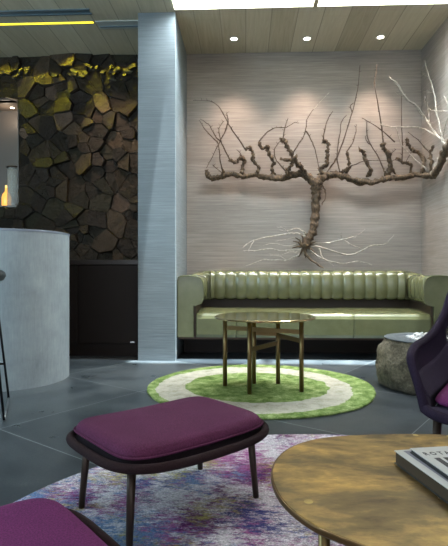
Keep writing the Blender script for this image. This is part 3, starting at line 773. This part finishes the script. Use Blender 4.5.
# ================================================================ espaliered tree
base = plane_at(306, 262, YB - .10)
tree = thing('espalier_tree', 'leafless gnarled espaliered tree with spread arms mounted on the wall above the sofa', 'tree', base)
def tpts(px, o0, o1=None):
    if o1 is None: o1 = o0
    n_ = len(px); out = []
    for i, (x, y) in enumerate(px):
        Y = YB - (o0 + (o1 - o0) * i / max(n_ - 1, 1)); t = (x - 224) / F
        if x > 408:      # stay clear of the side wall of the alcove
            lim = (XR - .07) * (1 + .044 * t) / (t - .044); Y = min(Y, lim)
        out.append(plane_at(x, y, Y))
    return out
seedc = [0]
def limb(name, px, r, o0=.09, o1=None, m='bark', knob=.28, n=5, wob=.004, parent=tree, seg=8, buds=0):
    seedc[0] += 7
    P = catmull(tpts(px, o0, o1), n); nn = len(P)
    if isinstance(r, (int, float)): r = (r, r)
    rad = []
    for i in range(nn):
        u = i / (nn - 1) * (len(r) - 1); k = min(int(u), len(r) - 2); rad.append((r[k] + (r[k + 1] - r[k]) * (u - k)) * (1 + knob * .8 * noise.noise(Vector((i * .6, seedc[0], 0)))))
    for i in range(1, nn - 1):
        q = Vector((i * .45, seedc[0] * 1.3, 1)); P[i] += Vector((noise.noise(q), noise.noise(q + Vector((9, 0, 0))) * 1.2, noise.noise(q + Vector((0, 9, 0))))) * wob
    mb = MB().tube(P, rad, seg, knob, seedc[0])
    if buds:
        for i in range(3, len(P) - 1, 3):
            d = Vector((random.choice((-1, 1)) * random.uniform(.4, 1), random.uniform(-.5, .1), random.uniform(.2, 1))).normalized()
            mb.tube([P[i], P[i] + d * random.uniform(.4, 1.2) * buds], [rad[i] * .7, .0016], 5)
    return obj(name, mb, M[m], parent, smooth=True), P
# trunk and arms
limb('trunk', [(304, 247), (308, 239), (313, 230), (315, 216), (316, 201), (316, 190), (317, 182)], (.055, .050, .046, .048, .055, .062), .11, knob=.25, n=8, seg=14)
limb('branch', [(317, 186), (308, 177), (301, 174.5), (290, 175.5), (279, 178.5), (266, 177), (254.6, 174.5), (243.6, 176.5), (234.5, 174.4), (223.5, 175.5), (213.5, 178.5), (208, 176), (206.4, 169.7)],
     (.050, .040, .034, .030, .028, .030, .022), .11, .08, knob=.4, n=6, wob=.012, seg=12)
limb('branch', [(317, 186), (321, 179), (328, 175), (337, 175), (349, 178.5), (363, 181.5), (377.4, 181.5), (388, 178), (400.4, 178), (415.8, 174.5), (426, 175.6), (434, 175), (438.8, 167), (443, 156), (448, 146), (453, 135)],
     (.052, .044, .034, .034, .032, .030, .030, .032, .036, .034, .024), .11, .16, knob=.4, n=6, wob=.012, seg=12)
# gnarled spurs with their long twigs : (spur, radius, twigs)
T1, T2 = .0085, .0030
sp = [
 ([(222.5, 175), (223, 169)], .017, [[(222.5, 170), (220, 158), (219, 148), (217, 140)], [(213, 165), (215, 167), (222, 173)]]),
 ([(241.8, 174), (243, 166), (244, 159.5), (239.5, 158.5), (235, 162), (230, 160.5)], .017, [[(230, 160.5), (226, 152), (221.6, 143), (219, 133), (219.5, 127), (224, 121)], [(243, 159), (240, 153), (237, 150)]]),
 ([(257, 173.5), (258.5, 167), (253.5, 160), (252.5, 152), (249.5, 147.2), (245.4, 149.5)], .016, [[(245.4, 149.5), (239, 139.5), (233, 131), (228, 123), (219.8, 108), (211, 101.4), (202, 100.6), (193, 100.4)], [(228, 123), (227.5, 117), (226.6, 112.5)],
   [(228, 123), (224, 134), (219, 143), (214, 154), (206.5, 168)], [(221, 142), (216, 137), (212, 130), (208, 124), (200, 119)], [(218, 143), (211, 136), (204, 128), (199, 120)]]),
 ([(273.5, 177), (272.4, 168.8), (273.5, 161), (269, 154), (267.6, 147.8), (262.3, 148.6), (258.3, 143)], .016, [[(258.3, 143), (264, 135), (270, 130.5), (277, 127.5), (286, 127.5), (294, 122.6), (299, 123)]]),
 ([(289, 176.5), (287, 170), (292.5, 163), (291.6, 154), (287, 147), (284.5, 141), (280.5, 139.5)], .020, [[(283, 140), (284, 132), (286, 124), (288, 118)], [(285.5, 171), (280.5, 165), (276, 159.6), (274.4, 150), (277, 145), (281, 140)]]),
 ([(293, 159.5), (287, 160), (280, 158.7)], .014, []),
 ([(305.5, 176), (302, 168.5), (297, 164), (293.5, 157)], .024, [[(293, 154), (298, 145), (303.5, 136.7), (306, 128), (307, 119), (313.6, 109)], [(306, 131), (311, 140), (314.6, 148), (318, 163), (320, 174)]]),
 ([(321, 175.5), (322, 168), (328.3, 160.5), (326.2, 154), (328.5, 146), (326, 142), (323, 141.5)], .017, [[(323.7, 141), (324, 133), (328, 119), (333, 111)]]),
 ([(340.5, 175), (343, 171.5), (349, 169.5), (349, 162), (346.4, 152)], .017, [[(346.4, 152), (352.4, 143), (356, 131), (356, 124)], [(340, 172), (337, 157.6), (339, 140), (341.7, 122), (346.6, 115)]]),
 ([(326, 174), (337, 157.6)], .009, [[(337, 157.6), (346.4, 131.4), (353.6, 107.6), (358, 86), (360, 65)], [(352, 112), (350.5, 106), (353, 103)]]),
 ([(368, 177), (370, 168), (365, 159), (364, 152), (359, 149.3)], .017, [[(346, 168), (356, 164), (368, 160.5), (392, 160.5)]]),
 ([(386, 176), (383, 168)], .011, [[(383, 168), (377.4, 155), (368, 138.6), (366.7, 122)], [(372, 145), (368, 143), (365, 136)]]),
 ([(388, 176), (389.5, 166), (388.5, 155), (384, 149.5), (383.4, 144.5)], .021, [[(383.5, 144.5), (382, 130), (378.6, 107.6), (374.5, 83.8), (376, 73), (377, 64.8)], [(395, 142), (385, 133), (375, 125.5), (362, 118)], [(388, 155), (393, 152), (396, 149)]]),
 ([(400, 178), (391.5, 168), (390, 153)], .011, [[(390, 153), (385, 147)], [(391, 165), (394, 160), (403, 163)]]),
 ([(409, 176), (410.6, 165), (403, 162.5), (396, 158)], .014, [[(402.4, 163), (402.4, 147.4), (401.7, 121.8), (401.7, 93.6)]]),
 ([(423.4, 174), (424.7, 163), (419, 153.5), (413, 150), (408, 145), (406.8, 139)], .017, [[(413, 150), (409, 156), (406, 163)]]),
 ([(430, 175.6), (431.4, 163), (430.4, 153), (433.7, 146)], .015, [[(430.4, 153), (425, 148), (418, 140), (408, 132)]]),
 ([(318, 178), (323, 186), (326, 196), (322, 205)], .006, []),
]
for sp_, r, tws in sp:
    off = .10 + random.uniform(-.02, .03)
    e = off + random.uniform(.02, .10)
    s_o, _ = limb('spur', sp_, (r * 1.35, r * 1.0, r * 1.25, r * .9, r * 1.15) if len(sp_) > 2 else (r, r * .7), off, e, knob=.75, n=7, wob=.016, seg=9)
    for tw in tws:
        rr = T1 if len(tw) > 3 else T1 * .7
        limb('twig', tw, (rr, T2), e, e + random.uniform(-.03, .05), m='twig', knob=.25, n=5, wob=.006, seg=6, buds=.03)
limb('twig', [(313.6, 109), (321, 101), (329, 92.7)], (.004, .0025), .15, .25, m='pale', seg=6)
# forward-growing branches at the right end, skylight painted in by paler wood
W = [([(448, 150), (443.5, 143), (441.4, 140), (433.7, 132), (426, 119), (417, 106.4), (405.5, 97.4), (398, 84), (389, 77.7)], (.013, .008)),
     ([(441.4, 140), (431, 133), (421, 128), (405.5, 127), (390, 126.5), (380, 124)], (.010, .005)),
     ([(444, 147), (440, 127), (436, 109), (433.7, 91), (428.5, 75.6), (424.7, 60.3)], (.009, .004)),
     ([(437, 135), (430, 124), (428.5, 109), (424.7, 96)], (.006, .003)),
     ([(428.5, 109), (434, 111), (448, 111.5)], (.006, .005)),
     ([(426, 169), (410.6, 155), (401.7, 145), (396.5, 127)], (.007, .003)),
     ([(405.5, 94), (400, 95), (395.5, 92.5)], (.004, .003)), ([(429, 77), (423.5, 75), (421, 70)], (.004, .003)), ([(433.5, 93), (427, 92), (423, 92)], (.004, .002)),
     ([(441, 141), (446, 125), (449, 108), (444, 96)], (.006, .003)), ([(430, 112), (434, 106), (438, 108)], (.004, .002))]
for k, (px, r) in enumerate(W):
    limb('bare_branch', px, r, .22 if k != 5 else .15, .42 if k != 5 else .3, m='pale', knob=.25, wob=.008, seg=7, buds=.035)
limb('spur', [(434, 174), (438, 165), (440, 158)], (.036, .030, .020), .17, .22, m='pale', knob=.5, n=6)  # white-lit arm end, brightness put into the wood colour
# roots
Rts = [([(306, 237), (298, 234), (290, 233.6), (272, 236.4), (254, 240), (242, 248)], .010), ([(299, 249.6), (283, 250.7), (268, 249), (254, 250.7), (243, 251)], .008),
     ([(303, 253), (294, 257), (286.4, 260), (272, 260), (261.4, 260), (243.6, 267.5)], .010), ([(306, 234), (297, 228), (288, 231), (279, 230)], .006),
     ([(308, 242.5), (320, 243.5), (329, 242.5), (345, 239), (358, 235), (365, 229)], .009), ([(309, 246), (320, 247), (333, 251), (350.7, 255), (368.6, 247), (376, 245), (386, 243.6), (393.6, 235)], .010),
     ([(345, 240.7), (350, 244), (354, 246), (361, 248.6)], .005), ([(309, 250), (318, 256), (326, 260), (343.6, 264), (358, 261), (372, 265)], .009),
     ([(305, 250), (307, 256), (317, 264), (324, 268)], .020), ([(301, 243), (293, 245), (286, 246), (272, 243.6), (263, 246)], .007),
     ([(318, 247), (321, 252), (322, 257), (333.6, 265.7)], .006), ([(254, 240), (251, 246), (248, 252)], .004), ([(290, 234), (283, 228), (277, 227)], .004), ([(286, 260), (279, 256), (270, 256)], .004),
     ([(358, 235), (353, 238), (350, 234)], .003), ([(340, 240), (341, 236), (342, 233)], .003), ([(300, 240), (294, 238), (284, 240), (275, 241)], .006), ([(303, 247), (296, 252), (290, 252), (280, 255), (268, 254)], .006)]
for k, (px, r) in enumerate(Rts):
    limb('root', px, (r * 1.1, r * .35), .12, .14 + .22 * random.random(), m='pale' if k != 8 else 'bark', knob=.35, wob=.010, seg=7)
cr = MB()
c0 = plane_at(304, 246, YB - .12)
for i in range(10):
    a = i * 2.4; d = Vector((math.cos(a), -.35 * abs(math.sin(a * 1.7)), math.sin(a))); cr.tube([c0, c0 + d * .045, c0 + d * .085 + Vector((.01, 0, .01)), c0 + d * .14], [.022, .016, .010, .005], 8, .3, i)
obj('root_crown', cr, M['bark'], tree, smooth=True)
